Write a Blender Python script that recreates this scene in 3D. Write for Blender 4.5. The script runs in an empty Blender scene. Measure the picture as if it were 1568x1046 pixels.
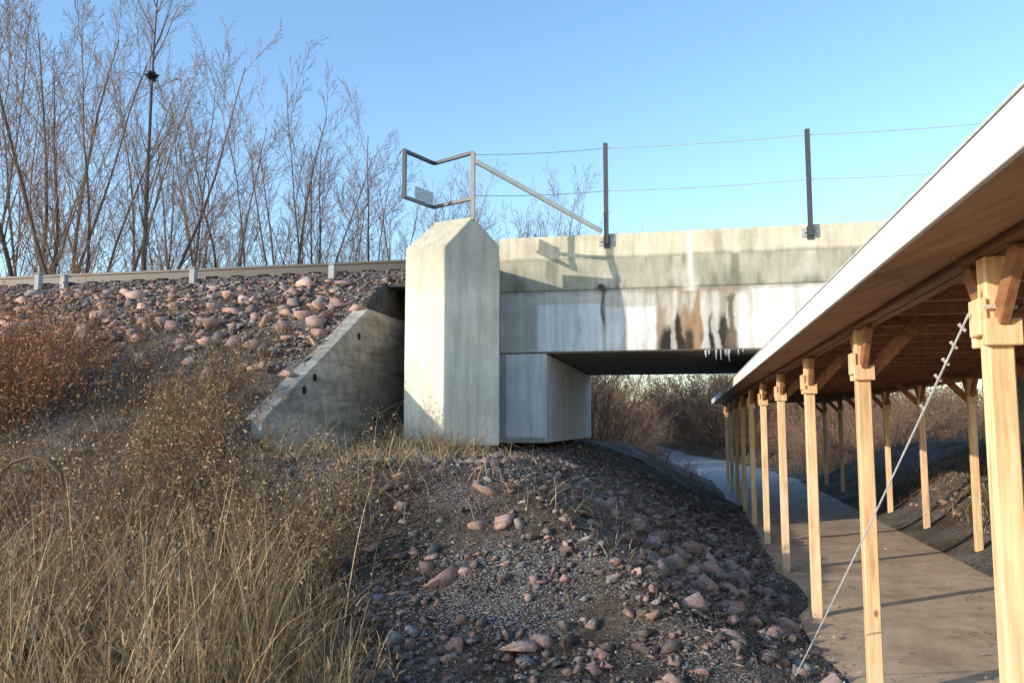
import bpy, bmesh, math, random
import numpy as np
from mathutils import Vector, Matrix
rng=np.random.default_rng(7); random.seed(7)
SN,CS=0.2062,0.9785
CAMH=1.77
def T(v):
    v=np.asarray(v,dtype=float).reshape(-1,3)
    return np.stack([v[:,1]*SN+v[:,0]*CS, v[:,1]*CS-v[:,0]*SN, v[:,2]],1)
# ---------------------------------------------------------------- helpers
def _h(ix,iy,seed):
    n=(ix.astype(np.int64)*374761393+iy.astype(np.int64)*668265263+seed*974634777)&0x7fffffff
    n=((n^(n>>13))*1274126177)&0x7fffffff
    return ((n^(n>>16))&0xffff)/65535.0
def vn(x,y,seed=0):
    x=np.asarray(x,float);y=np.asarray(y,float)
    ix=np.floor(x);iy=np.floor(y);fx=x-ix;fy=y-iy
    fx=fx*fx*(3-2*fx);fy=fy*fy*(3-2*fy)
    a=_h(ix,iy,seed);b=_h(ix+1,iy,seed);c=_h(ix,iy+1,seed);d=_h(ix+1,iy+1,seed)
    return (a*(1-fx)+b*fx)*(1-fy)+(c*(1-fx)+d*fx)*fy
def fbm(x,y,seed=0,o=4):
    r=0;a=.5
    for i in range(o):
        r=r+a*vn(x*2**i,y*2**i,seed+i*17);a*=.5
    return r
def ss(a,b,x):
    t=np.clip((x-a)/(b-a),0,1);return t*t*(3-2*t)
def np_mesh(name,verts,faces,col=None,mat=None,smooth=False,lane=True):
    if lane: verts=T(verts)
    me=bpy.data.meshes.new(name)
    if isinstance(faces,np.ndarray): faces=[faces]
    nv=len(verts);me.vertices.add(nv)
    me.vertices.foreach_set("co",np.ascontiguousarray(verts,dtype=np.float32).ravel())
    loops=np.concatenate([f.ravel() for f in faces]).astype(np.int32)
    tot=np.concatenate([np.full(len(f),f.shape[1]) for f in faces]).astype(np.int32)
    st=np.concatenate([[0],np.cumsum(tot)[:-1]]).astype(np.int32)
    me.loops.add(len(loops));me.loops.foreach_set("vertex_index",loops)
    me.polygons.add(len(tot));me.polygons.foreach_set("loop_start",st);me.polygons.foreach_set("loop_total",tot)
    if smooth: me.polygons.foreach_set("use_smooth",np.ones(len(tot),dtype=bool))
    me.update(calc_edges=True);me.validate()
    if col is not None:
        a=me.color_attributes.new("Col",'FLOAT_COLOR','POINT')
        c=np.ones((nv,4),dtype=np.float32);c[:,:3]=col
        a.data.foreach_set("color",c.ravel())
    if mat: me.materials.append(mat)
    return me
def obj(name,me,parent=None):
    o=bpy.data.objects.new(name,me);bpy.context.scene.collection.objects.link(o)
    if parent: o.parent=parent
    return o
def empty(name):
    return obj(name,None)
class MB:
    def __init__(s): s.v=[];s.f=[];s.c=[]
    def add(s,verts,faces,col):
        b=len(s.v)
        for v in verts: s.v.append(tuple(v));s.c.append(col)
        for f in faces: s.f.append([i+b for i in f])
    def box(s,l0,l1,s0,s1,z0,z1,col=(1,1,1)):
        v=[(l0,s0,z0),(l1,s0,z0),(l1,s1,z0),(l0,s1,z0),(l0,s0,z1),(l1,s0,z1),(l1,s1,z1),(l0,s1,z1)]
        s.add(v,[(0,3,2,1),(4,5,6,7),(0,1,5,4),(1,2,6,5),(2,3,7,6),(3,0,4,7)],col)
    def prism(s,poly,axis,a,b,col=(1,1,1)):
        n=len(poly);vs=[]
        for k in (a,b):
            for p in poly:
                q=list(p);q.insert(axis,k);vs.append(q)
        f=[tuple(range(n))[::-1],tuple(range(n,2*n))]
        for i in range(n):
            j=(i+1)%n;f.append((i,j,n+j,n+i))
        s.add(vs,f,col)
    def beam(s,p,q,w,h,col=(1,1,1),up=(0,0,1)):
        p=Vector(p);q=Vector(q);d=(q-p).normalized();u=Vector(up)
        if abs(d.dot(u))>.98: u=Vector((0,1,0))
        a=d.cross(u).normalized();b=a.cross(d).normalized()
        vs=[]
        for c in (p,q):
            for x,y in ((-1,-1),(1,-1),(1,1),(-1,1)):
                vs.append(c+a*x*w/2+b*y*h/2)
        s.add(vs,[(0,3,2,1),(4,5,6,7),(0,1,5,4),(1,2,6,5),(2,3,7,6),(3,0,4,7)],col)
    def tube(s,pts,r,n=8,col=(1,1,1)):
        pts=[Vector(p) for p in pts]
        rr=r if isinstance(r,(list,tuple)) else [r]*len(pts)
        vs=[];fs=[]
        for i,p in enumerate(pts):
            d=(pts[min(i+1,len(pts)-1)]-pts[max(i-1,0)]).normalized()
            u=Vector((0,0,1)) if abs(d.z)<.9 else Vector((0,1,0))
            a=d.cross(u).normalized();b=a.cross(d).normalized()
            for k in range(n):
                t=2*math.pi*k/n;vs.append(p+(a*math.cos(t)+b*math.sin(t))*rr[i])
        for i in range(len(pts)-1):
            for k in range(n):
                k2=(k+1)%n;fs.append((i*n+k,i*n+k2,(i+1)*n+k2,(i+1)*n+k))
        fs.append(tuple(range(n))[::-1]);fs.append(tuple(range((len(pts)-1)*n,len(pts)*n)))
        s.add(vs,fs,col)
    def make(s,name,mat,parent=None,bevel=0,seg=1):
        me=bpy.data.meshes.new(name)
        me.from_pydata([tuple(x) for x in T(s.v)],[],s.f);me.update()
        bm=bmesh.new();bm.from_mesh(me);
        bmesh.ops.recalc_face_normals(bm,faces=bm.faces);bm.to_mesh(me);bm.free()
        a=me.color_attributes.new("Col",'FLOAT_COLOR','POINT')
        c=np.ones((len(s.v),4),dtype=np.float32);c[:,:3]=np.array(s.c)
        a.data.foreach_set("color",c.ravel())
        me.materials.append(mat);o=obj(name,me,parent)
        if bevel:
            m=o.modifiers.new("b",'BEVEL');m.width=bevel;m.segments=seg;m.limit_method='ANGLE'
        return o
# ---------------------------------------------------------------- materials
def newmat(name):
    m=bpy.data.materials.new(name);m.use_nodes=True
    nt=m.node_tree;b=nt.nodes["Principled BSDF"];return m,nt,b
def N(nt,t,**k):
    n=nt.nodes.new(t)
    for a,v in k.items(): setattr(n,a,v)
    return n
def noise(nt,scale,detail=4,rough=.55,vec=None,stretch=None):
    n=N(nt,'ShaderNodeTexNoise');n.inputs['Scale'].default_value=scale
    n.inputs['Detail'].default_value=detail;n.inputs['Roughness'].default_value=rough
    g=N(nt,'ShaderNodeNewGeometry')
    src=g.outputs['Position']
    if stretch:
        mp=N(nt,'ShaderNodeMapping');mp.inputs['Scale'].default_value=stretch
        if vec: mp.inputs['Rotation'].default_value=vec
        nt.links.new(src,mp.inputs[0]);src=mp.outputs[0]
    nt.links.new(src,n.inputs['Vector']);return n.outputs['Fac']
def ramp(nt,fac,stops):
    r=N(nt,'ShaderNodeValToRGB');nt.links.new(fac,r.inputs[0])
    e=r.color_ramp.elements
    while len(e)<len(stops): e.new(.5)
    for x,(p,c) in zip(e,stops):
        x.position=p;x.color=(*c,1) if len(c)==3 else c
    return r.outputs[0]
def mix(nt,a,b,f,mode='MIX'):
    m=N(nt,'ShaderNodeMix',data_type='RGBA',blend_type=mode)
    for s,v in ((m.inputs[6],a),(m.inputs[7],b),(m.inputs[0],f)):
        if hasattr(v,'links'): nt.links.new(v,s)
        elif isinstance(v,tuple): s.default_value=(*v,1)
        else: s.default_value=v
    return m.outputs[2]
def bump(nt,b,h,st,dist=.02):
    n=N(nt,'ShaderNodeBump');n.inputs['Strength'].default_value=st;n.inputs['Distance'].default_value=dist
    nt.links.new(h,n.inputs['Height']);nt.links.new(n.outputs[0],b.inputs['Normal'])
def attr(nt):
    return N(nt,'ShaderNodeAttribute',attribute_name='Col').outputs['Color']
G=lambda v:(v,v,v)
def mat_vc(name,rough=.85,var=.35,scale=30,bmp=0,spec=.2,transl=0):
    m,nt,b=newmat(name)
    c=ramp(nt,noise(nt,scale),[(.3,G(1-var)),(.7,G(1+var*.4))])
    c=mix(nt,attr(nt),c,1.0,'MULTIPLY')
    nt.links.new(c,b.inputs['Base Color']);b.inputs['Roughness'].default_value=rough
    b.inputs['Specular IOR Level'].default_value=spec
    if bmp: bump(nt,b,noise(nt,scale*1.5,6,.7),bmp)
    if transl:
        tr=N(nt,'ShaderNodeBsdfTranslucent');nt.links.new(c,tr.inputs[0])
        ms=N(nt,'ShaderNodeMixShader');ms.inputs[0].default_value=transl
        nt.links.new(b.outputs[0],ms.inputs[1]);nt.links.new(tr.outputs[0],ms.inputs[2])
        nt.links.new(ms.outputs[0],nt.nodes['Material Output'].inputs[0])
    return m
M_grass=mat_vc("dry_grass",.7,.25,12,0,.2,.25)
M_leaf=mat_vc("dry_leaf",.8,.3,20,0,.15,.2)
M_bark=mat_vc("bark",.9,.3,9,0,.1)
M_metal=mat_vc("galvanised_steel",.5,.25,25,.1,.5)
def mat_rock():
    m,nt,b=newmat("quartzite")
    c=mix(nt,attr(nt),ramp(nt,noise(nt,26,5,.7),[(.3,G(.6)),(.7,G(1.15))]),1.0,'MULTIPLY')
    f=ramp(nt,noise(nt,75,3,.7),[(.54,G(0)),(.64,G(.6))])
    g=N(nt,'ShaderNodeNewGeometry');sx=N(nt,'ShaderNodeSeparateXYZ');nt.links.new(g.outputs['Normal'],sx.inputs[0])
    up=ramp(nt,sx.outputs[2],[(.35,G(0)),(.95,G(1))])
    c=mix(nt,c,(.54,.56,.60),mix(nt,f,up,1.0,'MULTIPLY'))
    nt.links.new(c,b.inputs['Base Color']);b.inputs['Roughness'].default_value=.9
    b.inputs['Specular IOR Level'].default_value=.2
    bump(nt,b,noise(nt,45,6,.7),.5,.012);return m
M_rock=mat_rock()
def mat_concrete():
    m,nt,b=newmat("weathered_concrete")
    c=attr(nt)
    c=mix(nt,c,ramp(nt,noise(nt,2.2,6,.65),[(.3,G(.80)),(.7,G(1.06))]),1.0,'MULTIPLY')
    c=mix(nt,c,ramp(nt,noise(nt,1,4,.6,stretch=(9,9,.7)),[(.35,(.74,.73,.69)),(.58,G(1.03))]),.7,'MULTIPLY')
    c=mix(nt,c,ramp(nt,noise(nt,55,3,.6),[(.35,G(.90)),(.6,G(1.03))]),1.0,'MULTIPLY')
    v=N(nt,'ShaderNodeTexVoronoi');v.inputs['Scale'].default_value=16
    g=N(nt,'ShaderNodeNewGeometry');nt.links.new(g.outputs['Position'],v.inputs['Vector'])
    c=mix(nt,c,ramp(nt,v.outputs['Distance'],[(.05,G(.45)),(.09,G(1))]),.5,'MULTIPLY')
    nt.links.new(c,b.inputs['Base Color']);b.inputs['Roughness'].default_value=.9
    b.inputs['Specular IOR Level'].default_value=.2
    bump(nt,b,noise(nt,38,8,.75),.25,.008);return m
M_conc=mat_concrete()
def mat_formed():
    m,nt,b=newmat("board_formed_concrete")
    c=ramp(nt,noise(nt,1,5,.65,stretch=(.9,.9,6)),[(.3,(.20,.18,.15)),(.5,(.37,.34,.29)),(.68,(.50,.46,.39))])
    c=mix(nt,c,ramp(nt,noise(nt,5,7,.7),[(.35,G(.65)),(.65,G(1.1))]),1.0,'MULTIPLY')
    g=N(nt,'ShaderNodeNewGeometry');sx=N(nt,'ShaderNodeSeparateXYZ');nt.links.new(g.outputs['Position'],sx.inputs[0])
    mu=N(nt,'ShaderNodeMath',operation='MULTIPLY');nt.links.new(sx.outputs[2],mu.inputs[0]);mu.inputs[1].default_value=1.9
    fr=N(nt,'ShaderNodeMath',operation='FRACT');nt.links.new(mu.outputs[0],fr.inputs[0])
    c=mix(nt,c,ramp(nt,fr.outputs[0],[(.0,G(.6)),(.03,G(.7)),(.14,G(1))]),.35,'MULTIPLY')
    nt.links.new(c,b.inputs['Base Color']);b.inputs['Roughness'].default_value=.9
    bump(nt,b,noise(nt,1,5,.6,stretch=(2,2,14)),.35,.03);return m
M_form=mat_formed()
def mat_wood(name,c1,c2,c3,sc=(30,30,2.2),bump_=.15):
    m,nt,b=newmat(name)
    c=ramp(nt,noise(nt,1,5,.6,stretch=sc),[(.3,c1),(.5,c2),(.7,c3)])
    c=mix(nt,c,attr(nt),1.0,'MULTIPLY')
    k=N(nt,'ShaderNodeTexVoronoi');k.inputs['Scale'].default_value=3.1
    mp=N(nt,'ShaderNodeMapping');mp.inputs['Scale'].default_value=(1.6,1.6,.9)
    g=N(nt,'ShaderNodeNewGeometry');nt.links.new(g.outputs['Position'],mp.inputs[0]);nt.links.new(mp.outputs[0],k.inputs['Vector'])
    c=mix(nt,c,ramp(nt,k.outputs['Distance'],[(.045,(.28,.14,.07)),(.085,G(1))]),.85,'MULTIPLY')
    c=mix(nt,c,ramp(nt,noise(nt,2.0,4),[(.3,G(.82)),(.7,G(1.08))]),1.0,'MULTIPLY')
    nt.links.new(c,b.inputs['Base Color']);b.inputs['Roughness'].default_value=.65
    b.inputs['Specular IOR Level'].default_value=.3
    bump(nt,b,noise(nt,1,5,.6,stretch=sc),bump_,.01);return m
M_post=mat_wood("pine_post",(.54,.33,.17),(.74,.51,.30),(.84,.63,.42))
ROTL=(0,0,math.radians(11.9))
def mat_woodl(name,c1,c2,c3):
    m,nt,b=newmat(name)
    c=ramp(nt,noise(nt,1,5,.6,vec=ROTL,stretch=(24,1.3,24)),[(.3,c1),(.5,c2),(.7,c3)])
    c=mix(nt,c,attr(nt),1.0,'MULTIPLY')
    c=mix(nt,c,ramp(nt,noise(nt,1.4,5,.65),[(.3,G(.7)),(.7,G(1.1))]),1.0,'MULTIPLY')
    nt.links.new(c,b.inputs['Base Color']);b.inputs['Roughness'].default_value=.6
    bump(nt,b,noise(nt,1,5,.6,vec=ROTL,stretch=(24,1.3,24)),.15,.01);return m
M_ply=mat_woodl("plywood",(.40,.18,.08),(.56,.28,.13),(.64,.36,.18))
M_beam=mat_woodl("timber_beam",(.24,.10,.05),(.36,.165,.08),(.45,.23,.12))
M_white=mat_vc("painted_fascia",.5,.1,6,0,.3)
def mat_ground():
    m,nt,b=newmat("earth_and_dead_grass")
    c=ramp(nt,noise(nt,1.1,7,.7),[(.32,(.045,.033,.023)),(.48,(.09,.065,.044)),(.62,(.15,.112,.075)),(.75,(.22,.17,.11))])
    c=mix(nt,c,ramp(nt,noise(nt,24,6,.75),[(.35,G(.4)),(.62,G(1.25))]),1.0,'MULTIPLY')
    f=ramp(nt,noise(nt,60,3,.7),[(.52,G(0)),(.59,G(1))])
    z=ramp(nt,noise(nt,.7,3,.6),[(.42,G(.15)),(.58,G(.85))])
    ff=mix(nt,f,z,1.0,'MULTIPLY')
    c=mix(nt,c,(.50,.53,.58),ff)
    c=mix(nt,c,attr(nt),1.0,'MULTIPLY')
    nt.links.new(c,b.inputs['Base Color']);b.inputs['Roughness'].default_value=.95
    b.inputs['Specular IOR Level'].default_value=.1
    bump(nt,b,noise(nt,18,8,.8),.9,.06);return m
M_ground=mat_ground()
def mat_path():
    m,nt,b=newmat("sandy_asphalt_path")
    c=ramp(nt,noise(nt,1.3,6,.65),[(.3,(.38,.26,.16)),(.5,(.55,.40,.26)),(.7,(.66,.50,.34))])
    c=mix(nt,c,ramp(nt,noise(nt,5,7,.75),[(.35,G(.78)),(.62,G(1.06))]),1.0,'MULTIPLY')
    c=mix(nt,c,ramp(nt,noise(nt,70,4,.7),[(.35,G(.75)),(.62,G(1.06))]),1.0,'MULTIPLY')
    c=mix(nt,c,attr(nt),1.0,'MULTIPLY')
    nt.links.new(c,b.inputs['Base Color']);b.inputs['Roughness'].default_value=.9
    bump(nt,b,noise(nt,60,6,.7),.3,.01);return m
M_path=mat_path()
m,nt,b=newmat("ice");b.inputs['Base Color'].default_value=(.8,.85,.9,1);b.inputs['Roughness'].default_value=.15;b.inputs['Transmission Weight'].default_value=.5;M_ice=m
# ---------------------------------------------------------------- terrain
WL=-5.0
def pathc(s): return 2.4-.0036*np.clip(s-18,0,60)**2
def height(l,s,micro=True):
    l=np.asarray(l,float);s=np.asarray(s,float)
    lm=np.minimum(l,4.1-l)
    pl=.537*(s-5.76)+.12*(fbm(l*.5,s*.5,3)-.5)
    pl=np.where(s<8.6,pl*ss(4.0,8.6,s),pl)
    pl=np.clip(pl,0,4.38)
    far=np.clip(4.38-.55*(s-19.9),0,4.38)
    pl=np.minimum(pl,far)
    H=np.where(lm>-2.25,1.33*ss(.95,-2.5,lm)**.9,1.33+(-2.25-lm)*.02)
    H=H-.30*ss(-3.9,-4.9,lm)*ss(9,10.5,s)
    H=np.where(lm<WL-.12,99,H)
    z=np.minimum(pl,H)
    z=z+ .035*np.clip(s-50,0,120)*1.0
    pm=1-ss(1.3,1.9,np.abs(l-pathc(s)))
    mm=1-pm
    z=z+mm*(.12*(fbm(l*1.1,s*1.1,5)-.47)+.06*(fbm(l*4,s*4,9,3)-.45))*1.0
    z=z-pm*.02*(s>0)
    return z
def axis(fine0,fine1,st,lo,hi,g=1.13):
    a=list(np.arange(fine0,fine1,st))
    x=fine1;d=st
    up=[]
    while x<hi: up.append(x);d*=g;x+=d
    up.append(hi)
    x=fine0-st;d=st;dn=[]
    while x>lo: dn.append(x);d*=g;x-=d
    dn.append(lo)
    return np.array(dn[::-1]+a+up)
La=axis(-11,7.5,.11,-500,500);Sa=axis(2,21,.12,-120,900)
LL,SS=np.meshgrid(La,Sa)
ZZ=height(LL,SS)
nl=len(La);ns=len(Sa)
idx=np.arange(nl*ns).reshape(ns,nl)
F=np.stack([idx[:-1,:-1].ravel(),idx[:-1,1:].ravel(),idx[1:,1:].ravel(),idx[1:,:-1].ravel()],1)
V=np.stack([LL.ravel(),SS.ravel(),ZZ.ravel()],1)
c=np.ones((len(V),3))
farz=ss(20,32,V[:,1])[:,None];c=c*(1-farz)+np.array([1.35,1.15,.95])*farz
g=np_mesh("ground",V,F,c,M_ground,True);obj("ground",g)
sv=np.concatenate([np.arange(-6,24,.4),np.arange(24,110,1.0)])
rows=[];pc=[]
for i,s in enumerate(sv):
    w=1.32+.25*ss(18,26,s)
    for k in range(9):
        t=-1+2*k/8
        wob=.12*(vn(s*1.1,k*3.,31)-.5)*(abs(t)==1)*2
        rows.append((pathc(s)+t*w+wob,s,.012+.006*vn(s*2,k,5)+(-.03 if abs(t)==1 else 0)+.035*max(0,s-50)))
        f=float(ss(14,19,s));a=np.array([1,1,1.])*(1-f)+np.array([.70,.92,1.3])*f
        pc.append(a)
nr=len(sv);ix=np.arange(nr*9).reshape(nr,9)
F=np.stack([ix[:-1,:-1].ravel(),ix[:-1,1:].ravel(),ix[1:,1:].ravel(),ix[1:,:-1].ravel()],1)
obj("footpath",np_mesh("footpath",np.array(rows),F,np.array(pc),M_path,True))
# ---------------------------------------------------------------- bridge
bridge=empty("railway_bridge")
prof=[(19.75,2.95),(13.42,2.95),(13.40,2.97),(13.40,3.95),(13.28,4.46),(13.28,4.845),(13.30,4.865),(13.60,4.865),(13.62,4.84),(13.62,4.42)]
pts=[]
for (a,b_) in zip(prof[:-1],prof[1:]):
    d=math.hypot(b_[0]-a[0],b_[1]-a[1]);n=max(1,int(d/(.02 if a[0]<13.5 else .4)))
    for i in range(n): t=i/n;pts.append((a[0]+(b_[0]-a[0])*t,a[1]+(b_[1]-a[1])*t))
pts.append(prof[-1]);P=np.array(pts)
lv=np.arange(-3.02,7.6,.02);A,B=np.meshgrid(lv,np.arange(len(P)))
L=A.ravel();S=P[B.ravel(),0];Z=P[B.ravel(),1]
col=np.tile(np.array([.50,.475,.41]),(len(L),1))
front=(S<13.41)&(S>13.2)
up=(Z>4.455);mid=(Z>3.955)&(Z<=4.455)&front;low=(Z<=3.955)&front
def tint(mask,cc,a):
    global col
    a=(np.asarray(a)*mask)[:,None];col=col*(1-a)+np.array(cc)*a
tint(up,(.70,.64,.49),1);tint(mid,(.48,.465,.37),1)
tint(mid,(.20,.20,.165),.75*ss(.45,.66,fbm(L*5,Z*.8,2)+.2*(4.2-Z)))
tint(up,(.40,.385,.29),.5*ss(.50,.68,fbm(L*4,Z*1.5,12)))
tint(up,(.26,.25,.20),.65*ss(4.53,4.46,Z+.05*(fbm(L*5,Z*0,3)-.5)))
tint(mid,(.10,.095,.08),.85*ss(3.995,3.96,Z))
tint(low,(.60,.585,.53),1)
wob=lambda k:.05*(fbm(L*3,Z*3,k)-.5)
def rect(l0,l1,z0,z1,k,e=.015):
    w=wob(k);return ss(l0-e,l0+e,L+w)*(1-ss(l1-e,l1+e,L+w))*ss(z0-e,z0+e,Z+w)*(1-ss(z1-e,z1+e,Z+w))
tint(low,(.76,.80,.82),.95*rect(-2.4,-1.33,2.9,3.74,1))
tint(low,(.80,.82,.81),.95*rect(-1.27,-.42,2.9,3.66,2))
tint(low,(.82,.80,.745),.95*rect(.80,6.0,2.9,4.0,4))
tint(low,(.40,.42,.42),.5*rect(-3.0,-2.4,3.0,3.9,5))
st=rect(-.45,.80,2.9,4.0,6,.05)
tint(low,(.52,.49,.42),.9*st)
tint(low,(.30,.26,.21),st*.65*ss(.45,.62,fbm(L*7,Z*1.2,8)))
def streak(c0,w,top,cc,a,k):
    wv=w*(.65+.9*vn(Z*6,L*0,k))*(1+.6*ss(top,2.95,Z));x=(L-c0+.07*(vn(Z*3,L*0,k+5)-.5)+.02*(vn(Z*22,L*9,k+9)-.5))
    tint(low,cc,a*np.exp(-(x/wv)**6)*ss(top+.05,top-.12,Z+.3*(vn(L*14,Z*0,k)-.5)))
streak(-.02,.10,3.65,(.36,.23,.13),.85,1);streak(.20,.08,3.85,(.34,.20,.10),.85,2);streak(-.38,.05,3.8,(.36,.27,.19),.75,3)
streak(-.27,.085,3.42,(.025,.022,.02),.98,4);streak(-.10,.075,3.5,(.03,.027,.024),.97,5);streak(.08,.05,3.3,(.045,.038,.032),.93,6)
streak(.40,.085,3.62,(.025,.022,.02),.98,7);streak(.57,.075,3.5,(.035,.03,.027),.96,8);streak(.72,.045,3.8,(.14,.10,.07),.9,9)
streak(.29,.04,3.85,(.66,.64,.60),.85,10);streak(.48,.035,3.9,(.70,.68,.63),.75,11);streak(-.18,.02,3.85,(.66,.63,.57),.7,12)
for i_,(c0,a_0) in enumerate(((-2.1,.3),(-1.75,.25),(-.95,.3),(-.62,.35),(1.0,.4),(1.35,.25),(1.7,.3),(2.3,.25))): streak(c0,.03,3.95,(.34,.31,.26),a_0,30+i_)
tint(low,(.36,.22,.12),.65*ss(3.82,3.95,Z+.2*(fbm(L*6,L*0,4)-.5))*rect(-.6,.95,2.9,4.1,11,.15))
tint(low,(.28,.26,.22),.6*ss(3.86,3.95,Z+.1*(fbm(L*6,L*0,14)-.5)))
tint(low,(.07,.055,.045),.95*np.exp(-((L+1.30+.02*np.sin(Z*9))/.028)**2)*ss(3.2,3.5,Z))
tint(front,(.80,.79,.74),.9*np.exp(-((L-.10)/(.04+.05*ss(4.4,3.95,Z)))**2)*(Z>3.9))
for jl in (-1.28,3.2): tint(low,(.25,.24,.22),.6*np.exp(-((L-jl)/.012)**2))
for jl in (-.1,1.93,-1.2): tint(mid,(.68,.66,.58),.7*np.exp(-((L-jl)/(.08+.25*ss(4.4,3.95,Z)))**2)*ss(3.95,4.2,Z))
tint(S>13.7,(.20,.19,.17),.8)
nl_=len(lv);ix=np.arange(len(P)*nl_).reshape(len(P),nl_)
F=np.stack([ix[:-1,:-1].ravel(),ix[:-1,1:].ravel(),ix[1:,1:].ravel(),ix[1:,:-1].ravel()],1)
obj("girder_face",np_mesh("girder_face",np.stack([L,S,Z],1),F,col,M_conc),bridge)
b=MB()
cc=(.5,.48,.42)
b.box(-3.02,7.6,13.625,19.75,4.15,4.41,cc)
b.box(-3.02,7.6,19.76,20.1,2.96,4.86,cc)
b.box(-3.02,-3.0,13.625,19.75,2.96,4.15,cc)
b.make("deck",M_conc,bridge,.01)
b=MB()
b.box(-4.62,-2.25,13.43,19.9,1.47,2.935,(.68,.70,.71))
b.box(-4.62,-3.04,13.41,19.9,2.935,4.36,cc)
b.box(6.35,8.6,13.43,19.9,.6,2.935,cc)
b.make("abutment",M_conc,bridge,.012)
b=MB()
b.box(-3.015,-2.93,13.415,13.44,1.47,2.94,(.36,.36,.35))
b.box(-3.0,-2.27,13.425,13.44,1.48,1.56,(.40,.39,.36))
b.make("abutment_trim",M_conc,bridge)
b=MB()
for s in (13.75,15.5,17.3,19.2):
    b.box(-2.72,-2.58,s,s+.14,.2,1.47,(.10,.07,.05))
b.make("pile",M_metal,bridge)
b=MB()
n_=(-3.39,11.345);a_=(-3.06,11.70);f_=(-2.728,12.046);e_=(-4.046,11.513);r_=(-3.69,11.894);q_=(-3.35,12.25)
vs=[(*n_,1.46),(*n_,4.34),(*a_,1.46),(*a_,4.855),(*f_,1.46),(*f_,4.47),(*e_,1.46),(*e_,4.37),(*r_,1.46),(*r_,4.85),(*q_,1.46),(*q_,4.45)]
b.add(vs,[(0,1,7,6),(0,2,3,1),(2,4,5,3),(1,3,9,7),(3,5,11,9),(4,10,11,5),(6,7,9,8),(8,9,11,10),(0,6,8,2),(2,8,10,4)],(.7,.65,.5))
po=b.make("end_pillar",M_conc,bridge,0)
bm=bmesh.new();bm.from_mesh(po.data)
cl_=bm.verts.layers.float_color["Col"]
for zc in (1.85,3.6,4.15): 
    bmesh.ops.bisect_plane(bm,geom=bm.verts[:]+bm.edges[:]+bm.faces[:],plane_co=(0,0,zc),plane_no=(0,0,1))
for v in bm.verts:
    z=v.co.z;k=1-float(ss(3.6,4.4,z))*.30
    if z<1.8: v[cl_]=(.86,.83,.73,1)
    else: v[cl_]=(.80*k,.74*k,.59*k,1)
bm.to_mesh(po.data);bm.free()
mm_=po.modifiers.new("b",'BEVEL');mm_.width=.018;mm_.segments=2;mm_.limit_method='ANGLE'
b=MB()
b.prism([(-4.03,11.56),(-3.36,12.24),(-2.74,12.07),(-3.03,13.405),(-4.5,13.405)],2,1.465,4.335,(.55,.52,.44))
b.make("return_wall",M_conc,bridge,.01)
ww=MB()
ww.prism([(9.12,1.60),(9.2,1.84),(12.5,3.63),(15.3,3.64),(15.3,.9),(11.2,.75)],0,WL-.26,WL)
wo=ww.make("wing_wall",M_form,bridge,.012)
h=MB()
for s,z in ((12.1,3.14),(10.56,2.41),(10.25,2.23),(12.86,1.83)):
    h.tube([(WL-.02,s,z),(WL+.008,s,z)],.055,14,(.02,.018,.016))
h.make("form_hole_disc",mat_vc("painted_hole_shade",.95,.1,5),bridge)  # near-black discs proud of the wall; the shade inside the holes is painted
h=MB();h.tube([(-1.32,13.5,4.0),(-1.32,13.27,3.99)],.055,16,(.12,.09,.07));h.tube([(-1.32,13.268,3.99),(-1.32,13.262,3.99)],.038,16,(.01,.01,.01))
h.make("weep_pipe",M_metal,bridge)
h=MB()
for i in range(14):
    l=.28+.62*random.random();n=random.uniform(.05,.2);h.tube([(l,13.43,2.96),(l,13.43,2.95-n*.5),(l+.004,13.43,2.95-n)],[.009,.006,.001],6)
h.make("icicle",M_ice,bridge)
# fence
fen=empty("cable_guard_fence")
b=MB();dk=(.06,.06,.065);lt=(.42,.42,.41);pale=(.86,.82,.68)
for l in (-1.22,1.93,5.08):
    b.box(l-.035,l+.035,13.25,13.262,4.68,6.36,dk);b.box(l-.035,l+.035,13.19,13.202,4.68,6.36,dk);b.box(l-.004,l+.004,13.202,13.25,4.68,6.36,dk)
    b.box(l-.05,l+.05,13.262,13.278,4.62,4.83,dk)
b.make("fence_post",M_metal,fen)
b=MB()
for l in (-1.22,1.93,5.08):
    for q in (-.13,.05):
        b.box(l+q,l+q+.08,13.262,13.279,4.66,4.80,lt)
    for q in (-.09,.09):
        b.tube([(l+q,13.262,4.73),(l+q,13.235,4.73)],.014,6,lt)
b.make("anchor_plate",M_metal,fen,.004)
b=MB()
def wire(p,q,sag=.03,r=.006,n=10,col=lt):
    pp=[];p=Vector(p);q=Vector(q)
    for i in range(n+1):
        t=i/n;x=p.lerp(q,t);x.z-=sag*4*t*(1-t);pp.append(x)
    b.tube(pp,r,5,col)
R=a_;Lf=(-4.04,11.41);Md=(-3.79,12.08)
A1=(*R,5.80);A2=(*R,5.17)
wire(A1,(-1.22,13.22,6.28));wire((-1.22,13.22,6.28),(1.93,13.22,6.27));wire((1.93,13.22,6.27),(5.08,13.22,6.28));
wire(A2,(-1.22,13.22,5.56));wire((-1.22,13.22,5.56),(1.93,13.22,5.56));wire((1.93,13.22,5.56),(5.08,13.22,5.56))
b.make("cable",M_metal,fen)
b=MB();b.beam((R[0]+.03,R[1],5.70),(-1.30,13.24,4.90),.05,.07,pale)
b.make("strut",M_white,fen,.004)
b=MB()
b.box(R[0]-.03,R[0]+.03,R[1]-.03,R[1]+.03,4.80,5.84,(.30,.28,.26))
for z,c_ in ((5.83,dk),(5.13,(.14,.14,.14))):
    b.beam((*R,z),(*Md,z),.05,.05,c_);b.beam((*Md,z),(*Lf,z),.05,.05,c_)
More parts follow.
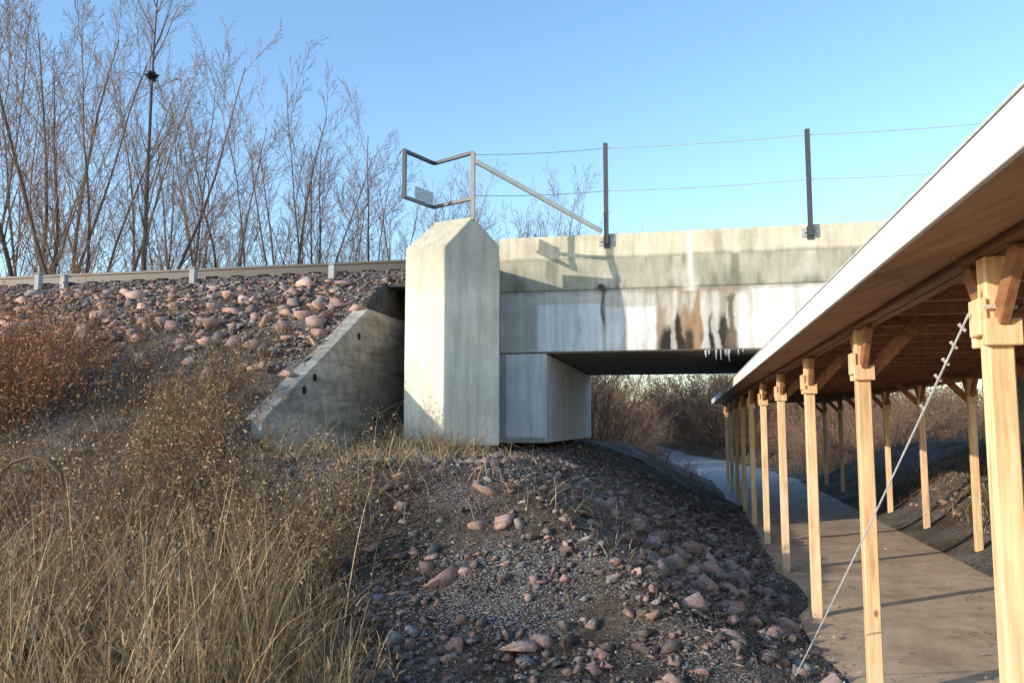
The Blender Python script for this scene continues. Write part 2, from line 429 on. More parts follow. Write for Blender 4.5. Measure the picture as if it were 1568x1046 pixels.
b.box(Lf[0]-.028,Lf[0]+.028,Lf[1]-.028,Lf[1]+.028,5.11,5.86,dk)
def lp(p,q,t): return (p[0]+(q[0]-p[0])*t,p[1]+(q[1]-p[1])*t)
p1=lp(Lf,Md,.35);p2=lp(Lf,Md,.98)
b.add([(*p1,5.17),(*p2,5.17),(*p2,5.36),(*p1,5.36)],[(0,1,2,3)],(.42,.46,.50))
b.make("end_bracket",M_metal,fen,.003)
# ---------------------------------------------------------------- railway
tr=empty("railway_track")
b=MB();rc=(.028,.022,.02)
for s in (14.9,16.35):
    b.box(-60,30,s-.07,s+.07,4.70,4.72,rc);b.box(-60,30,s-.01,s+.01,4.72,4.87,rc);b.box(-60,30,s-.036,s+.036,4.87,4.915,rc)
b.make("rail",M_metal,tr)
b=MB();l=-50
while l<20:
    b.box(l,l+.23,14.62+random.uniform(-.03,.03),17.0,4.50,4.695,(.035,.03,.026));l+=.55
b.make("sleeper",M_bark,tr,.01)
b=MB()
b.prism([(13.75,4.2),(14.4,4.60),(17.2,4.64),(17.8,4.3)],0,-60,-4.75,(.10,.085,.075))
b.prism([(13.64,4.415),(13.65,4.58),(17.2,4.60),(17.8,4.415)],0,-4.74,30,(.10,.085,.075))
b.make("ballast_bed",M_rock,tr)
b=MB()
for l,hh in ((-12.9,.30),(-12.3,.22),(-9.4,.28),(-6.5,.2)):
    b.box(l,l+.12,14.2,14.32,4.3,4.62+hh*.6,(.42,.42,.42));b.box(l-.02,l+.14,14.18,14.34,4.62+hh*.6,4.64+hh*.6,(.5,.5,.5))
b.make("marker_block",M_conc,tr,.01)
# ---------------------------------------------------------------- canopy
can=empty("timber_canopy")
pl_=[(1.146,3.4+2.45*k) for k in range(-1,10)];pr=[(3.75,2.4+2.45*k) for k in range(-1,11)]
b=MB();hw=.045
def vv(): 
    k=random.uniform(.86,1.06);return (k,k*random.uniform(.95,1.02),k*random.uniform(.9,1.03))
for l,s in pl_+pr: b.box(l-hw,l+hw,s-hw,s+hw,-.1,2.40,vv())
b.make("post",M_post,can,.006)
b=MB();b2=MB()
for l,s in pl_+pr:
    i=1 if l<2 else -1;c_=vv()
    b.box(l-.065,l+.065,s-hw-.032,s-hw-.001,2.06,2.16,c_);b.box(l-.065,l+.065,s+hw+.001,s+hw+.032,2.06,2.16,c_)
    b.box(l-i*(hw+.001) if i>0 else l+hw+.001, l-i*(hw+.030) if i>0 else l+hw+.030, s-.06,s+.06,2.10,2.24,c_)
    for q in (-1,1):
        b2.beam((l,s+q*(hw+.01),2.16),(l,s+q*(hw+.22),2.40),.04,.08)
    b2.beam((l+i*(hw+.01),s,2.12),(l+i*(hw+.33),s,2.46),.04,.085)
b.make("cleat",M_post,can,.004);b2.make("knee_brace",M_beam,can,.004)
b=MB()
s=-1.5
while s<27:
    e=min(s+4.9,27.2)
    for l in (1.146,3.75):
        b.box(l-.06,l-.004,s+.002,e,2.40+.002,2.56,vv());b.box(l+.004,l+.06,s+.002,e,2.402,2.56,vv())
    s=e
    if e>=27.2:break
s=-1.2
while s<27.1:
    b.box(1.21,3.69,s,s+.04,2.45,2.562,vv());s+=.61
b.make("beam",M_beam,can,.003)
b=MB();s=-1.5
while s<27.2:
    e=min(s+2.44,27.3)
    k=random.uniform(.85,1.1)
    b.box(.805,1.083,s+.003,e,2.432,2.444,(k,k,k));b.box(3.813,4.09,s+.003,e,2.432,2.444,(k,k,k))
    b.box(1.084,3.812,s+.003,e,2.564,2.576,(k*.95,k,k));s=e
b.make("soffit",M_ply,can)
b=MB();s=-1.5
while s<27.2:
    e=min(s+4.88,27.3);wf=(.84,.82,.78) 
    b.box(.78,.802,s+.0015,e,2.415,2.550,wf);b.box(4.093,4.115,s+.0015,e,2.415,2.550,wf);s=e
b.box(.803,4.09,27.28,27.30,2.45,2.550,wf);b.box(.803,4.09,-1.52,-1.50,2.45,2.550,wf)
b.make("fascia",M_white,can,.003)
b=MB();b.prism([(.776,2.552),(2.45,2.83),(4.12,2.552),(4.12,2.560),(2.45,2.845),(.776,2.560)],1,-1.6,27.35,(.60,.60,.60))
b.make("roof_sheet",M_metal,can)
gw=empty("guy_wire")
b=MB();wire((1.06,3.42,2.19),(.70,6.25,.02),.02,.0045,14,(.55,.56,.58))
b.tube([(1.2,3.34,2.20),(1.09,3.34,2.205),(1.08,3.45,2.2),(1.2,3.46,2.2)],.009,6,(.6,.58,.5))
for i in range(6):
    t=.02+i*.028;p=Vector((1.06,3.42,2.19)).lerp(Vector((.70,6.25,.02)),t)
    b.tube([p+Vector((-.012,0,.010)),p+Vector((.012,.01,-.014))],.008,5,(.5,.48,.42))
b.tube([(.70,6.25,-.1),(.70,6.27,.10)],.012,6,(.2,.2,.2))
b.make("wire",M_metal,gw)
# ---------------------------------------------------------------- rocks
variants=[]
for k in range(30):
    bm=bmesh.new();n=random.randint(7,10)
    sc=(1,random.uniform(.55,.95),random.uniform(.35,.7))
    for i in range(n):
        v=Vector((random.uniform(-1,1),random.uniform(-1,1),random.uniform(-1,1)))
        v=v/max(abs(v.x),abs(v.y),abs(v.z))*random.uniform(.75,1.0)
        bm.verts.new((v.x*sc[0],v.y*sc[1],v.z*sc[2]))
    bmesh.ops.convex_hull(bm,input=bm.verts)
    for v in [v for v in bm.verts if not v.link_faces]: bm.verts.remove(v)
    bmesh.ops.triangulate(bm,faces=bm.faces);bm.verts.index_update()
    variants.append((np.array([v.co[:] for v in bm.verts]),np.array([[v.index for v in f.verts] for f in bm.faces])));bm.free()
RC=np.array([(.34,.215,.175),(.28,.185,.155),(.20,.145,.12),(.30,.25,.22),(.24,.225,.215),(.16,.125,.105),(.42,.26,.21),(.32,.30,.285),(.12,.10,.09)])
RCP=np.array([(.42,.26,.21),(.36,.22,.18),(.46,.31,.26),(.33,.24,.21)])
def rocks(name,l,s,size,bright=1.0,sink=.25,z=None,parent=None,cs_=None):
    n=len(l);which=rng.integers(0,len(variants),n);VV=[];FF=[];CC=[];base=0
    z=height(l,s) if z is None else z
    cs_=RC if cs_ is None else cs_
    colr=cs_[rng.integers(0,len(cs_),n)]*rng.uniform(.65,1.15,(n,1))*bright
    for k,(v,f) in enumerate(variants):
        I=np.where(which==k)[0]
        if not len(I): continue
        a=rng.uniform(0,6.28,len(I));t=rng.normal(0,.45,len(I))
        ca,sa=np.cos(a),np.sin(a);ct,st_=np.cos(t),np.sin(t)
        x=v[None,:,0]*np.ones((len(I),1));y=v[None,:,1]*ct[:,None]-v[None,:,2]*st_[:,None];zz=v[None,:,1]*st_[:,None]+v[None,:,2]*ct[:,None]
        X=x*ca[:,None]-y*sa[:,None];Y=x*sa[:,None]+y*ca[:,None]
        sz=size[I][:,None]
        q=np.stack([l[I][:,None]+X*sz,s[I][:,None]+Y*sz,z[I][:,None]+(zz+sink)*sz],2)
        VV.append(q.reshape(-1,3));CC.append(np.repeat(colr[I],len(v),0))
        FF.append((f[None]+(np.arange(len(I))*len(v))[:,None,None]+base).reshape(-1,3));base+=len(I)*len(v)
    me=np_mesh(name,np.concatenate(VV),np.concatenate(FF),np.concatenate(CC),M_rock)
    return obj(name,me,parent)
def sample(n,l0,l1,s0,s1,f=None):
    l=rng.uniform(l0,l1,n);s=rng.uniform(s0,s1,n)
    if f is not None:
        k=rng.random(n)<f(l,s);l,s=l[k],s[k]
    return l,s
l,s=sample(30000,-4.9,1.1,3.4,20,lambda l,s:(.12+.88*ss(.42,.60,fbm(l*.9,s*.9,41)))*(1-.75*ss(.3,1.1,l))*ss(2.6,5.4,s))
rocks("riprap",l,s,np.exp(rng.normal(math.log(.024),.6,len(l))).clip(.007,.10),.85)
l,s=sample(900,-4.2,.95,4.8,13,lambda l,s:.15+.85*ss(-2.6,-.2,l))
rocks("riprap",l,s,np.exp(rng.normal(math.log(.07),.35,len(l))).clip(.04,.14),1.05,.15,cs_=np.concatenate([RC[:5],RCP]))
l=np.array([-.6,-.35,-.9,-.2,.1,-1.4,-.5,.2,-1.1,.3,-.05,-.75,-1.7,-2.1,-.3,.45,.0,-1.25,.25]);s=np.array([9.4,8.9,9.9,8.5,8.2,9.2,8.3,9.3,8.4,7.6,9.9,10.5,7.6,7.0,7.7,8.6,7.1,6.3,10.3])
rocks("boulder",l,s,rng.uniform(.13,.22,len(l)),1.1,.1,cs_=RCP)
l,s=sample(26000,-22,WL-.2,10.0,14.2,lambda l,s:ss(9.8,12.9,s+1.4*(fbm(l*.6,s*.6,77)-.5))*(.35+.6*ss(.4,.58,fbm(l*.9,s*.9,79)))+.03)
rocks("ballast_slope",l,s,np.exp(rng.normal(math.log(.038),.5,len(l))).clip(.012,.11),1.0)
l,s=sample(240,-14,WL-.2,10,13.8,lambda l,s:.4+.5*ss(10,12.5,s))
rocks("ballast_boulder",l,s,rng.uniform(.1,.22,len(l)),1.1,cs_=RCP)
l,s=sample(9000,-24,-4.8,13.7,17)
rocks("ballast_stones",l,s,rng.uniform(.025,.055,len(l)),.75,.1,np.interp(s,[13.75,14.4,17.2],[4.25,4.61,4.64]),tr)
l,s=sample(3500,3.9,9,5,18,lambda l,s:.7*ss(3.9,4.5,l))
rocks("bank_stones",l,s,np.exp(rng.normal(math.log(.04),.4,len(l))))
# ---------------------------------------------------------------- grass helpers
def blades(l,s,h,w,colr,lean=.25,curl=.35,K=4,z=None):
    n=len(l);z=height(l,s)-.02 if z is None else z
    az=rng.uniform(-math.pi,math.pi,n)
    t=np.linspace(0,1,K+1)[None,:]
    le=np.abs(rng.normal(lean,lean*.6,n))[:,None];cu=np.abs(rng.normal(curl,curl*.7,n))[:,None]
    r=(le*t+cu*t**2.5)*h[:,None];zz=(t*np.sqrt(np.clip(1-le**2,.3,1))-.45*cu*t**3)*h[:,None]
    cx=l[:,None]+np.cos(az)[:,None]*r;cy=s[:,None]+np.sin(az)[:,None]*r;cz=z[:,None]+zz
    wa=rng.uniform(0,math.pi,n);ww_=w[:,None]*(1-t**1.5*.92)
    dx=np.cos(wa)[:,None]*ww_*.5;dy=np.sin(wa)[:,None]*ww_*.5
    A_=np.stack([cx-dx,cy-dy,cz],2);B_=np.stack([cx+dx,cy+dy,cz],2)
    V=np.stack([A_,B_],2).reshape(n,-1,3)
    m=2*(K+1);base=(np.arange(n)*m)[:,None]
    f=np.concatenate([np.stack([base+2*k,base+2*k+1,base+2*k+3,base+2*k+2],2) for k in range(K)],1).reshape(-1,4)
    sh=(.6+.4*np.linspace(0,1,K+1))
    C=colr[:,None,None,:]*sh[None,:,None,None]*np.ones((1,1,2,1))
    tip=np.stack([cx[:,-1],cy[:,-1],cz[:,-1]],1)
    return V.reshape(-1,3),f,C.reshape(-1,3),tip
def quads(P_,size,colr,asp=.45):
    n=len(P_);a=rng.normal(0,1,(n,3));a/=np.linalg.norm(a,axis=1)[:,None]
    b_=np.cross(a,rng.normal(0,1,(n,3)));b_/=np.linalg.norm(b_,axis=1)[:,None]+1e-9
    a=a*size[:,None];b_=b_*size[:,None]*asp
    V=np.stack([P_-a,P_-b_*.9+a*.1,P_+a,P_+b_*1.1-a*.1],1).reshape(-1,3)
    f=np.arange(n*4).reshape(n,4);return V,f,np.repeat(colr,4,0)
class Acc:
    def __init__(s): s.v=[];s.f=[];s.c=[];s.n=0
    def add(s,V,f,C,*_):
        s.v.append(V);s.f.append(f+s.n);s.c.append(C);s.n+=len(V)
    def make(s,name,mat):
        return obj(name,np_mesh(name,np.concatenate(s.v),np.concatenate(s.f),np.concatenate(s.c),mat))
def pal(cols,n,v=.25):
    c=np.array(cols)[rng.integers(0,len(cols),n)];return c*rng.uniform(1-v,1+v,(n,1))
STRAW=[(.58,.40,.20),(.50,.33,.15),(.65,.49,.28),(.38,.24,.10),(.68,.54,.34),(.24,.15,.07)]
BROWN=[(.27,.155,.08),(.33,.20,.095),(.20,.12,.065),(.37,.25,.13),(.27,.19,.11)]
def XY(X,Y): return X*CS-Y*SN, X*SN+Y*CS
acc=Acc()
nc=150
Y=rng.uniform(3.1,7.2,nc);X=-Y*rng.uniform(.19,.76,nc)
edge=(-X/Y)
cl,cs=XY(X,Y)
n=30
rad=np.repeat(rng.uniform(.03,.12,nc),n)
l=(np.repeat(cl,n)+rng.normal(0,1,nc*n)*rad);s=(np.repeat(cs,n)+rng.normal(0,1,nc*n)*rad)
hc=rng.uniform(.3,1.35,nc)
tone=np.repeat(rng.uniform(.6,1.15,nc),n)[:,None]
hh=np.repeat(hc*(.62+.5*ss(.18,.42,edge)),n)*rng.uniform(.4,1.15,nc*n)
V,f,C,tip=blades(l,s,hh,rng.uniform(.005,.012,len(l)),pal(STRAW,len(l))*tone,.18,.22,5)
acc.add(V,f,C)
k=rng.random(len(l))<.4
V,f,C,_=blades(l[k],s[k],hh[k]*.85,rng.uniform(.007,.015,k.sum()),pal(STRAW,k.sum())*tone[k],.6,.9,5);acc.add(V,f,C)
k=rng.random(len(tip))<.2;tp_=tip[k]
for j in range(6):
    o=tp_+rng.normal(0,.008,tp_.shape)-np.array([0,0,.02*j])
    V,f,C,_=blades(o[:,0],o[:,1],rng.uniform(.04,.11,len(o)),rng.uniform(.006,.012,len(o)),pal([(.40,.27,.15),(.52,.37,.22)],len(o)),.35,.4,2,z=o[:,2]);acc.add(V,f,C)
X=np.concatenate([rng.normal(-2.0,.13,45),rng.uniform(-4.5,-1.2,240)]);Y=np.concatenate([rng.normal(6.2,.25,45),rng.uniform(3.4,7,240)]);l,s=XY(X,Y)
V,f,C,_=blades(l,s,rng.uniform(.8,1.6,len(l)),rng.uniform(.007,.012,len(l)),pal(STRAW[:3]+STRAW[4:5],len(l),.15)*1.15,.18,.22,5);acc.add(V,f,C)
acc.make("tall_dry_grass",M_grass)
acc=Acc()
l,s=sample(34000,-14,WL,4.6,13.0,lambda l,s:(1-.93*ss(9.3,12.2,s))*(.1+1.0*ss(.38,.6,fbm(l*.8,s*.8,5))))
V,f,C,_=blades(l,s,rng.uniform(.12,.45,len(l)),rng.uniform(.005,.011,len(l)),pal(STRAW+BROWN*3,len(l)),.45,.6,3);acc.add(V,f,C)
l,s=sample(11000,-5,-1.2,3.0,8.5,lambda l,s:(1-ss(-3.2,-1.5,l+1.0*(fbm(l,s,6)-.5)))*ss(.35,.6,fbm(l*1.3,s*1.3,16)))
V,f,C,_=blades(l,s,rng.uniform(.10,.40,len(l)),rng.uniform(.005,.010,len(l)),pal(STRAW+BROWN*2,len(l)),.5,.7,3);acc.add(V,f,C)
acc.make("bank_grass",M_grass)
acc=Acc()
l,s=sample(30000,-4.9,1.05,3.2,13.2,lambda l,s:.12+.88*ss(.46,.6,fbm(l*1.5,s*1.5,55)))
V,f,C,_=blades(l,s,rng.uniform(.04,.19,len(l)),rng.uniform(.003,.008,len(l)),pal([(.46,.32,.18),(.50,.39,.26),(.29,.20,.12),(.36,.25,.14),(.50,.52,.56),(.50,.44,.36)],len(l)),.8,.6,3);acc.add(V,f,C)
l,s=sample(26000,-6,1.1,3.2,13,lambda l,s:.15+.85*ss(.46,.6,fbm(l*1.2,s*1.2,65)))
z=height(l,s)+rng.uniform(.0,.05,len(l))
V,f,C=quads(np.stack([l,s,z],1),rng.uniform(.007,.02,len(l)),pal([(.60,.63,.68),(.32,.22,.13),(.22,.145,.08),(.50,.39,.26),(.16,.11,.07)],len(l)));acc.add(V,f,C)
acc.make("frosted_ground_litter",M_grass)
acc=Acc()
for (tl,ts,r,nn,hm) in ((-3.75,11.1,.22,300,.62),(-3.3,11.0,.18,260,.66),(-4.1,11.1,.2,160,.5),(-2.9,11.3,.15,110,.5),(-3.6,10.4,.25,160,.4),(-4.6,10.2,.2,100,.4),(-2.8,9.6,.25,80,.3),(-3.9,9.2,.3,160,.45),(-4.5,8.8,.3,180,.55),(-.9,8.9,.3,90,.25),(-1.6,8.0,.4,120,.3),(-3.0,8.2,.4,160,.4),(-3.4,7.4,.4,180,.45),(-2.4,10.2,.3,60,.3),(-.5,7.6,.5,120,.22),(-.1,8.6,.4,90,.2)):
    l=rng.normal(tl,r,nn);s=rng.normal(ts,r*.8,nn)
    V,f,C,_=blades(l,s,hm*rng.uniform(.5,1.25,nn),rng.uniform(.006,.011,nn),pal(STRAW[:3]+STRAW[4:5],nn),.45,.7,5);acc.add(V,f,C)
acc.make("grass_tuft",M_grass)
def weeds(name,l,s,h,cols,lc,nleaf=24,lsize=(.012,.035),spread=.10,twig=(.1,.35)):
    acc=Acc();n=len(l)
    V,f,C,tip=blades(l,s,h,rng.uniform(.006,.012,n),pal(cols,n),.18,.15,4);acc.add(V,f,C)
    z0=height(l,s);base=np.stack([l,s,z0],1)
    t=rng.uniform(.25,1.02,(n,nleaf,1))
    P_=base[:,None]*(1-t)+tip[:,None]*t+rng.normal(0,1,(n,nleaf,3))*spread*np.array([1,1,.5])*(1.15-t*.7)
    P_=P_.reshape(-1,3)
    V,f,C=quads(P_,rng.uniform(*lsize,len(P_)),pal(lc,len(P_),.4));acc.add(V,f,C)
    m=7;t=rng.uniform(.3,.95,(n,m,1));Q=(base[:,None]*(1-t)+tip[:,None]*t).reshape(-1,3)
    V,f,C,_=blades(Q[:,0],Q[:,1],rng.uniform(*twig,len(Q)),rng.uniform(.003,.006,len(Q)),pal(cols,len(Q)),.6,.1,2,z=Q[:,2]);acc.add(V,f,C)
    return acc.make(name,M_leaf)
l,s=sample(5200,-14,WL-.1,5.2,12.4,lambda l,s:(1-.93*ss(9.2,11.6,s+.8*(fbm(l*.6,s*.6,97)-.5)))*(.1+.9*ss(.36,.55,fbm(l*.7,s*.7,91))))
hv=.55+.9*fbm(l*.9,s*.9,92)
weeds("dead_weeds",l,s,rng.uniform(.35,.95,len(l))*hv,BROWN,[(.31,.19,.10),(.39,.27,.15),(.21,.13,.07),(.48,.36,.22),(.27,.20,.11)],24,(.009,.026),.11)
l,s=sample(1500,-6.5,-2.6,4.0,7.6,lambda l,s:ss(.38,.56,fbm(l*1.1,s*1.1,93)))
weeds("dead_weeds",l,s,rng.uniform(.5,1.35,len(l)),BROWN,[(.31,.22,.12),(.39,.29,.17),(.50,.40,.26),(.18,.115,.06)],22,(.009,.024),.07)
X=np.concatenate([rng.normal(-6.6,.55,150),rng.normal(-7.6,.6,110)]);Y=np.concatenate([rng.normal(11.0,.5,150),rng.normal(10.6,.5,110)]);l,s=XY(X,Y)
weeds("red_leaved_shrub",l,s,rng.uniform(.8,2.2,len(l))*np.where(X>-6.2,.75,1),[(.26,.11,.06)],[(.48,.18,.07),(.50,.24,.11),(.32,.13,.06),(.38,.21,.11)],46,(.012,.032),.19,(.2,.6))
X=rng.normal(-5.4,.7,60);Y=rng.normal(8.2,.5,60);l,s=XY(X,Y)
weeds("red_leaved_shrub",l,s,rng.uniform(.5,1.0,len(l)),[(.24,.10,.06)],[(.40,.17,.08),(.44,.22,.11),(.28,.13,.06)],34,(.010,.026),.12)
X=rng.normal(-3.3,.22,18);Y=rng.normal(8.7,.3,18);l,s=XY(X,Y)
weeds("red_leaved_shrub",l,s,rng.uniform(.3,.8,len(l)),[(.22,.09,.05)],[(.44,.15,.07),(.32,.12,.06)],26,(.01,.024),.07)
b=MB()
def lw(X,Y,z): a_,b_=XY(X,Y);return (a_,b_,z)
pp=[]
for i in range(15):
    t=i/14
    if t<.6: u=t/.6;pp.append(lw(-2.15+.07*u*u,3.4,.1+1.42*u))
    else:
        u=(t-.6)/.4*math.pi*1.05;pp.append(lw(-1.945-.135*math.cos(u),3.38,1.52+.12*math.sin(u)))
b.tube(pp,[.006]*9+[.006,.008,.010,.011,.008,.002],6,(.16,.115,.075))
b.tube([pp[8],lw(-2.13,3.4,1.42),lw(-2.2,3.4,1.40)],[.005,.004,.003],5,(.16,.115,.075))
b.make("drooping_dead_stalk",M_bark)
l,s=sample(2300,.5,4.2,3.5,14,lambda l,s:.25+.75*ss(1.7,1.0,np.minimum(l,4.8-l)))
P_=np.stack([l,s,np.full(len(l),.035)],1)
n=len(l);a=rng.uniform(0,6.28,n);sz=rng.uniform(.012,.03,n)
u=np.stack([np.cos(a),np.sin(a),rng.normal(0,.25,n)],1)*sz[:,None];v=np.stack([-np.sin(a),np.cos(a),rng.normal(0,.25,n)],1)*sz[:,None]*.55
V=np.stack([P_-u,P_-v,P_+u,P_+v],1).reshape(-1,3)
obj("fallen_leaves",np_mesh("fallen_leaves",V,np.arange(4*n).reshape(n,4),np.repeat(pal([(.45,.33,.2),(.3,.2,.11),(.5,.42,.32)],n),4,0),M_leaf))
# ---------------------------------------------------------------- trees
def grow(segs,p,d,length,r,level,maxl,par):
    n=max(2,int(length/par['step'][level]));st=length/n;pts=[p.copy()];rs=[r]
    endr=max(r*par['taper'],par['rmin'])
    kids=par['kids'][level] if level<maxl else 0
    dirs=[d.copy()]
    for i in range(n):
        d=(d+Vector((random.gauss(0,1),random.gauss(0,1),random.gauss(0,1)))*par['wander'][level]+Vector((0,0,par['up'][level]))).normalized()
        p=p+d*st;pts.append(p.copy());rs.append(r+(endr-r)*(i+1)/n);dirs.append(d.copy())
    for i in range(n): segs.append((*pts[i],*pts[i+1],rs[i],rs[i+1]))
    for k in range(kids):
        t=par['t0'][level]+(1-par['t0'][level])*(k+random.random())/kids
        i=min(n-1,int(t*n));f=t*n-i;q=pts[i].lerp(pts[i+1],min(1,f));dd=dirs[i+1]
        ax=dd.cross(Vector((random.gauss(0,1),random.gauss(0,1),random.gauss(0,1)))).normalized()
        cd=(Matrix.Rotation(math.radians(random.uniform(*par['ang'][level])),3,ax)@dd)
        L_=length*random.uniform(*par['ratio'][level])*(1.1-.6*t)
        grow(segs,q,cd,L_,max(par['rmin'],rs[i]*random.uniform(.3,.5)),level+1,maxl,par)
def segmesh(name,segs,mat,c0=(.15,.11,.085),c1=(.33,.23,.175)):
    a=np.array(segs);p0=a[:,:3];p1=a[:,3:6];r0=a[:,6];r1=a[:,7];n=len(a)
    d=p1-p0;d/=np.linalg.norm(d,axis=1)[:,None]+1e-9
    u=np.cross(d,np.tile([[.31,.52,.79]],(n,1)));u/=np.linalg.norm(u,axis=1)[:,None]+1e-9;w=np.cross(d,u)
    big=r0>.03;VV=[];FF=[];CC=[];base=0
    for mask,k in ((big,7),(~big,3)):
        I=np.where(mask)[0]
        if not len(I):continue
        th=np.arange(k)*2*math.pi/k
        off=u[I][:,None]*np.cos(th)[None,:,None]+w[I][:,None]*np.sin(th)[None,:,None]
        A_=p0[I][:,None]+off*r0[I][:,None,None];B_=p1[I][:,None]+off*r1[I][:,None,None]
        V=np.concatenate([A_,B_],1).reshape(-1,3)
        bs=(np.arange(len(I))*2*k)[:,None]+base;ar=np.arange(k)[None]
        f=np.stack([bs+ar,bs+(ar+1)%k,bs+k+(ar+1)%k,bs+k+ar],2).reshape(-1,4)
        VV.append(V);FF.append(f);base+=len(V)
        tt=np.clip(1-r0[I]/.04,0,1)[:,None];cc_=np.array(c0)*(1-tt)+np.array(c1)*tt
        CC.append(np.repeat(cc_*rng.uniform(.8,1.2,(len(I),1)),2*k,0))
    return np_mesh(name,np.concatenate(VV),np.concatenate(FF),np.concatenate(CC),mat,lane=False)
TP=dict(step=[.8,.6,.45,.35],taper=.22,rmin=.0048,kids=[14,8,5,0],wander=[.045,.06,.08,.1],up=[.03,.05,.05,.04],
 t0=[.12,.12,.12,.1],ang=[(14,38),(18,42),(22,48),(20,50)],ratio=[(.22,.44),(.30,.52),(.34,.6),(.3,.5)])
tree_me=[]
for v in range(6):
    segs=[];ns_=[3,2,4,3,3,4][v]
    for k in range(ns_):
        a=random.uniform(0,6.28);ti=random.uniform(.08,.36)
        grow(segs,Vector((math.cos(a)*.15,math.sin(a)*.15,-.2)),Vector((math.cos(a)*ti,math.sin(a)*ti,1)).normalized(),random.uniform(9.5,13),random.uniform(.05,.085),0,3,TP)
    tree_me.append(segmesh("bare_tree_mesh_%d"%v,segs,M_bark))
SP=dict(step=[.4,.3,.25],taper=.3,rmin=.005,kids=[9,6,0],wander=[.10,.13,.15],up=[.02,.03,.02],t0=[.15,.1,.1],ang=[(20,55),(20,55),(20,50)],ratio=[(.35,.6),(.35,.6),(.3,.5)])
shrub_me=[]
for v in range(4):
    segs=[]
    for k in range(16):
        a=random.uniform(0,6.28);ti=random.uniform(.1,.9)
        grow(segs,Vector((math.cos(a)*.4*random.random(),math.sin(a)*.4*random.random(),-.1)),Vector((math.cos(a)*ti,math.sin(a)*ti,1)).normalized(),random.uniform(1.5,3.0),random.uniform(.012,.025),0,2,SP)
    shrub_me.append(segmesh("shrub_mesh_%d"%v,segs,M_bark,(.17,.12,.09),(.32,.20,.13)))
def place(me,name,X,Y,sc,parent=None,z=None):
    o=obj(name,me,parent);l,s=XY(X,Y)
    zz=float(height(np.array([l]),np.array([s]))[0]) if z is None else z
    o.location=(X,Y,zz);o.scale=(sc,sc,sc*random.uniform(.95,1.1));o.rotation_euler=(0,0,random.uniform(0,6.28));return o
def tp(u,D): return (u-784)/1266*D, D
spec=[(-80,30,1.6,0),(20,31,1.5,2),(140,29,1.35,5),(80,38,1.7,4),(285,36,1.3,0),(365,35,1.35,3),(430,36,1.35,4),(500,37,1.25,2),(558,38,1.2,5),
 (628,44,1.2,0),(325,46,1.4,2),(-20,46,1.85,3),(-240,32,1.6,4),(230,44,1.5,1),(460,46,1.4,5),(590,47,1.3,4),(660,50,1.2,2)]
for u,D,sc,k in spec:
    X,Y=tp(u,D);place(tree_me[k],"bare_tree",X,Y,sc)
for u,D,sc,k in [(695,45,1.0,1),(735,44,1.05,3),(800,46,1.2,5),(850,45,1.08,2),(890,47,1.02,4),(765,50,1.2,0),(825,52,1.15,3),(905,52,1.0,1),(875,50,1.05,5)]:
    X,Y=tp(u,D);place(tree_me[k],"bare_tree",X,Y,sc)
random.seed(77)
segs=[];H0=.435*29.5+1.77
grow(segs,Vector((0,0,-.2)),Vector((.01,.0,1)),8.0,.12,0,3,TP)
pts=[Vector((0,0,0)),Vector((.02,0,6)),Vector((.0,0,10)),Vector((0,0,H0)),Vector((.1,0,H0+4.5))]
for i in range(4): segs.append((*pts[i],*pts[i+1],[.15,.10,.07,.045][i],[.10,.07,.045,.012][i]))
for i in range(22):
    z=random.uniform(6,H0+4);a=random.uniform(0,6.28);t_=random.uniform(.3,.6)
    grow(segs,Vector((0.02,0,z)),Vector((math.cos(a)*t_,math.sin(a)*t_,1)).normalized(),random.uniform(1.5,4),.03,1,3,TP)
X,Y=tp(212,29.5);o=obj("bare_tree",segmesh("bare_tree_leader",segs,M_bark));o.location=(X,Y,0)
segs=[]
for i in range(200):
    v=Vector((random.gauss(0,1),random.gauss(0,1),random.gauss(0,.9))).normalized()*random.uniform(.02,.17);w_=Vector((random.gauss(0,1),random.gauss(0,1),random.gauss(0,.7))).normalized()*.14
    segs.append((*(v-w_),*(v+w_),.009,.006))
o=obj("squirrel_nest",segmesh("squirrel_nest",segs,M_bark,(.05,.04,.025),(.07,.05,.035)));o.location=(X,Y,H0)
th=empty("thicket")
random.seed(21)
for i in range(260):
    D=random.uniform(27,75);u=random.uniform(560,1700)
    X,Y=tp(u,D);l,s=XY(X,Y)
    if abs(l-float(pathc(s)))<2.6 or (s<29 and l<-1): continue
    place(shrub_me[i%4],"shrub_%d"%i,X,Y,random.uniform(.5,1.2)*(1+.008*D)*(.6 if D<36 else 1),th)
for i in range(40):
    D=random.uniform(44,66);u=random.uniform(860,1250);X,Y=tp(u,D);l,s=XY(X,Y)
    if abs(l-float(pathc(s)))<2.6: continue
    place(shrub_me[i%4],"shrub_e%d"%i,X,Y,random.uniform(1.5,2.3),th)
for i in range(34):
    D=random.uniform(30,45);u=random.uniform(-300,640);X,Y=tp(u,D);l,s=XY(X,Y)
    if s<29: continue
    place(shrub_me[i%4],"shrub_b%d"%i,X,Y,random.uniform(1.3,2.2),th)
for i in range(5):
    X,Y=tp([905,925,950,900,940][i],[23,25,27,27,30][i]);place(shrub_me[i%4],"shrub_c%d"%i,X,Y,[1.0,.9,1.2,1.3,1.3][i],th)
dt=empty("distant_tree_line")
for i in range(70):
    D=random.uniform(75,120);u=random.uniform(-500,2100) if i<45 else random.uniform(850,1300);X,Y=tp(u,D);place(tree_me[i%6],"tree_%d"%i,X,Y,random.uniform(.45,.65),dt)
acc=Acc()
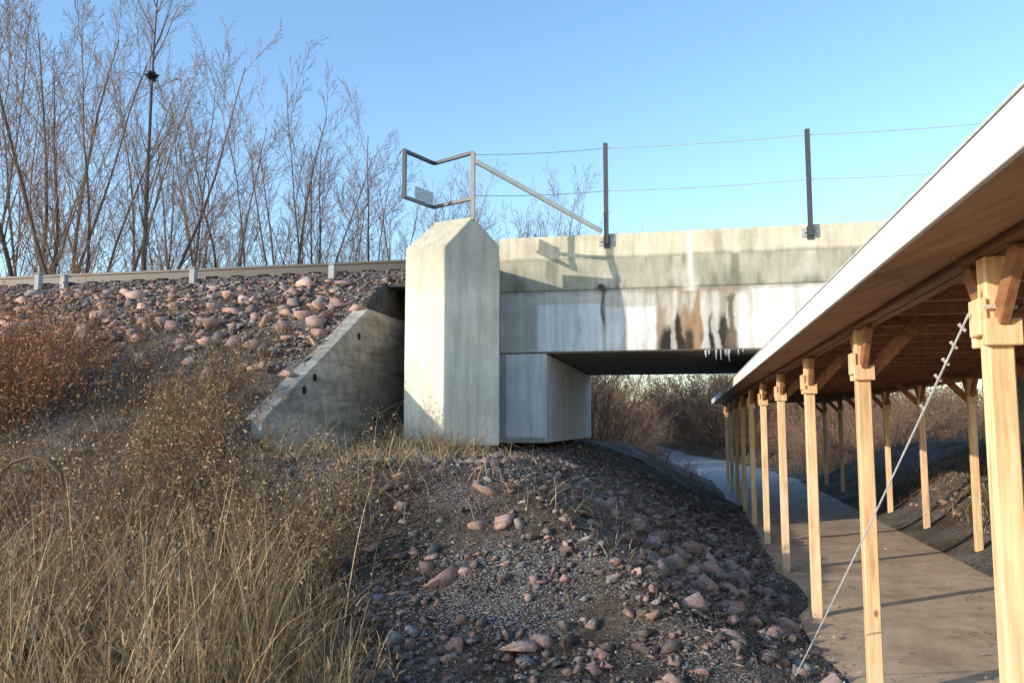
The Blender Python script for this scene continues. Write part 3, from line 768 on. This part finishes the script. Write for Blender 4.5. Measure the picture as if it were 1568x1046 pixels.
X=rng.uniform(0,34,40000);Y=rng.uniform(20,60,40000);l,s=XY(X,Y);k=(np.abs(l-pathc(s))>1.9)&((l>-1)|(s>26))&(rng.random(40000)<.3+.7*ss(.4,.6,fbm(l*.3,s*.3,8)));l,s=l[k],s[k]
V,f,C,_=blades(l,s,rng.uniform(.2,.8,len(l)),rng.uniform(.012,.03,len(l)),pal([(.36,.26,.15),(.28,.20,.12),(.42,.33,.22),(.40,.38,.36)],len(l)),.3,.4,3);acc.add(V,f,C)
l,s=sample(9000,4.0,9,6,20);V,f,C,_=blades(l,s,rng.uniform(.1,.4,len(l)),rng.uniform(.005,.01,len(l)),pal(BROWN+STRAW,len(l)),.4,.5,3);acc.add(V,f,C)
acc.make("meadow_grass",M_grass)
# ---------------------------------------------------------------- light, sky, camera
sc=bpy.context.scene
phi=math.radians(28);el=math.radians(15.5)
tosun=Vector((-math.cos(phi)*math.cos(el),-math.sin(phi)*math.cos(el),math.sin(el)))
ld=bpy.data.lights.new("sun",'SUN');ld.energy=5.0;ld.angle=math.radians(.5);ld.color=(1,.89,.73)
lo=bpy.data.objects.new("sun",ld);sc.collection.objects.link(lo);lo.rotation_euler=tosun.to_track_quat('Z','Y').to_euler()
w=bpy.data.worlds.new("World");sc.world=w;w.use_nodes=True;nt=w.node_tree
sky=nt.nodes.new('ShaderNodeTexSky');sky.sky_type='NISHITA';sky.sun_disc=False
sky.sun_elevation=el;sky.sun_rotation=math.atan2(tosun.x,tosun.y);sky.air_density=1.0;sky.dust_density=.4;sky.ozone_density=2.0
hs=nt.nodes.new('ShaderNodeHueSaturation');hs.inputs['Saturation'].default_value=1.08;hs.inputs['Value'].default_value=2.35
nt.links.new(sky.outputs[0],hs.inputs['Color'])
bg=nt.nodes['Background'];bg.inputs[1].default_value=.15;nt.links.new(hs.outputs[0],bg.inputs[0])
cd=bpy.data.cameras.new("camera");cam=bpy.data.objects.new("camera",cd);sc.collection.objects.link(cam);sc.camera=cam
cam.location=(0,0,CAMH);cam.rotation_euler=(math.radians(90+5.73),0,0);cd.sensor_width=36;cd.lens=29.07;cd.clip_end=3000;cd.clip_start=.05
sc.view_settings.view_transform='Standard';sc.view_settings.look='None';sc.view_settings.exposure=0
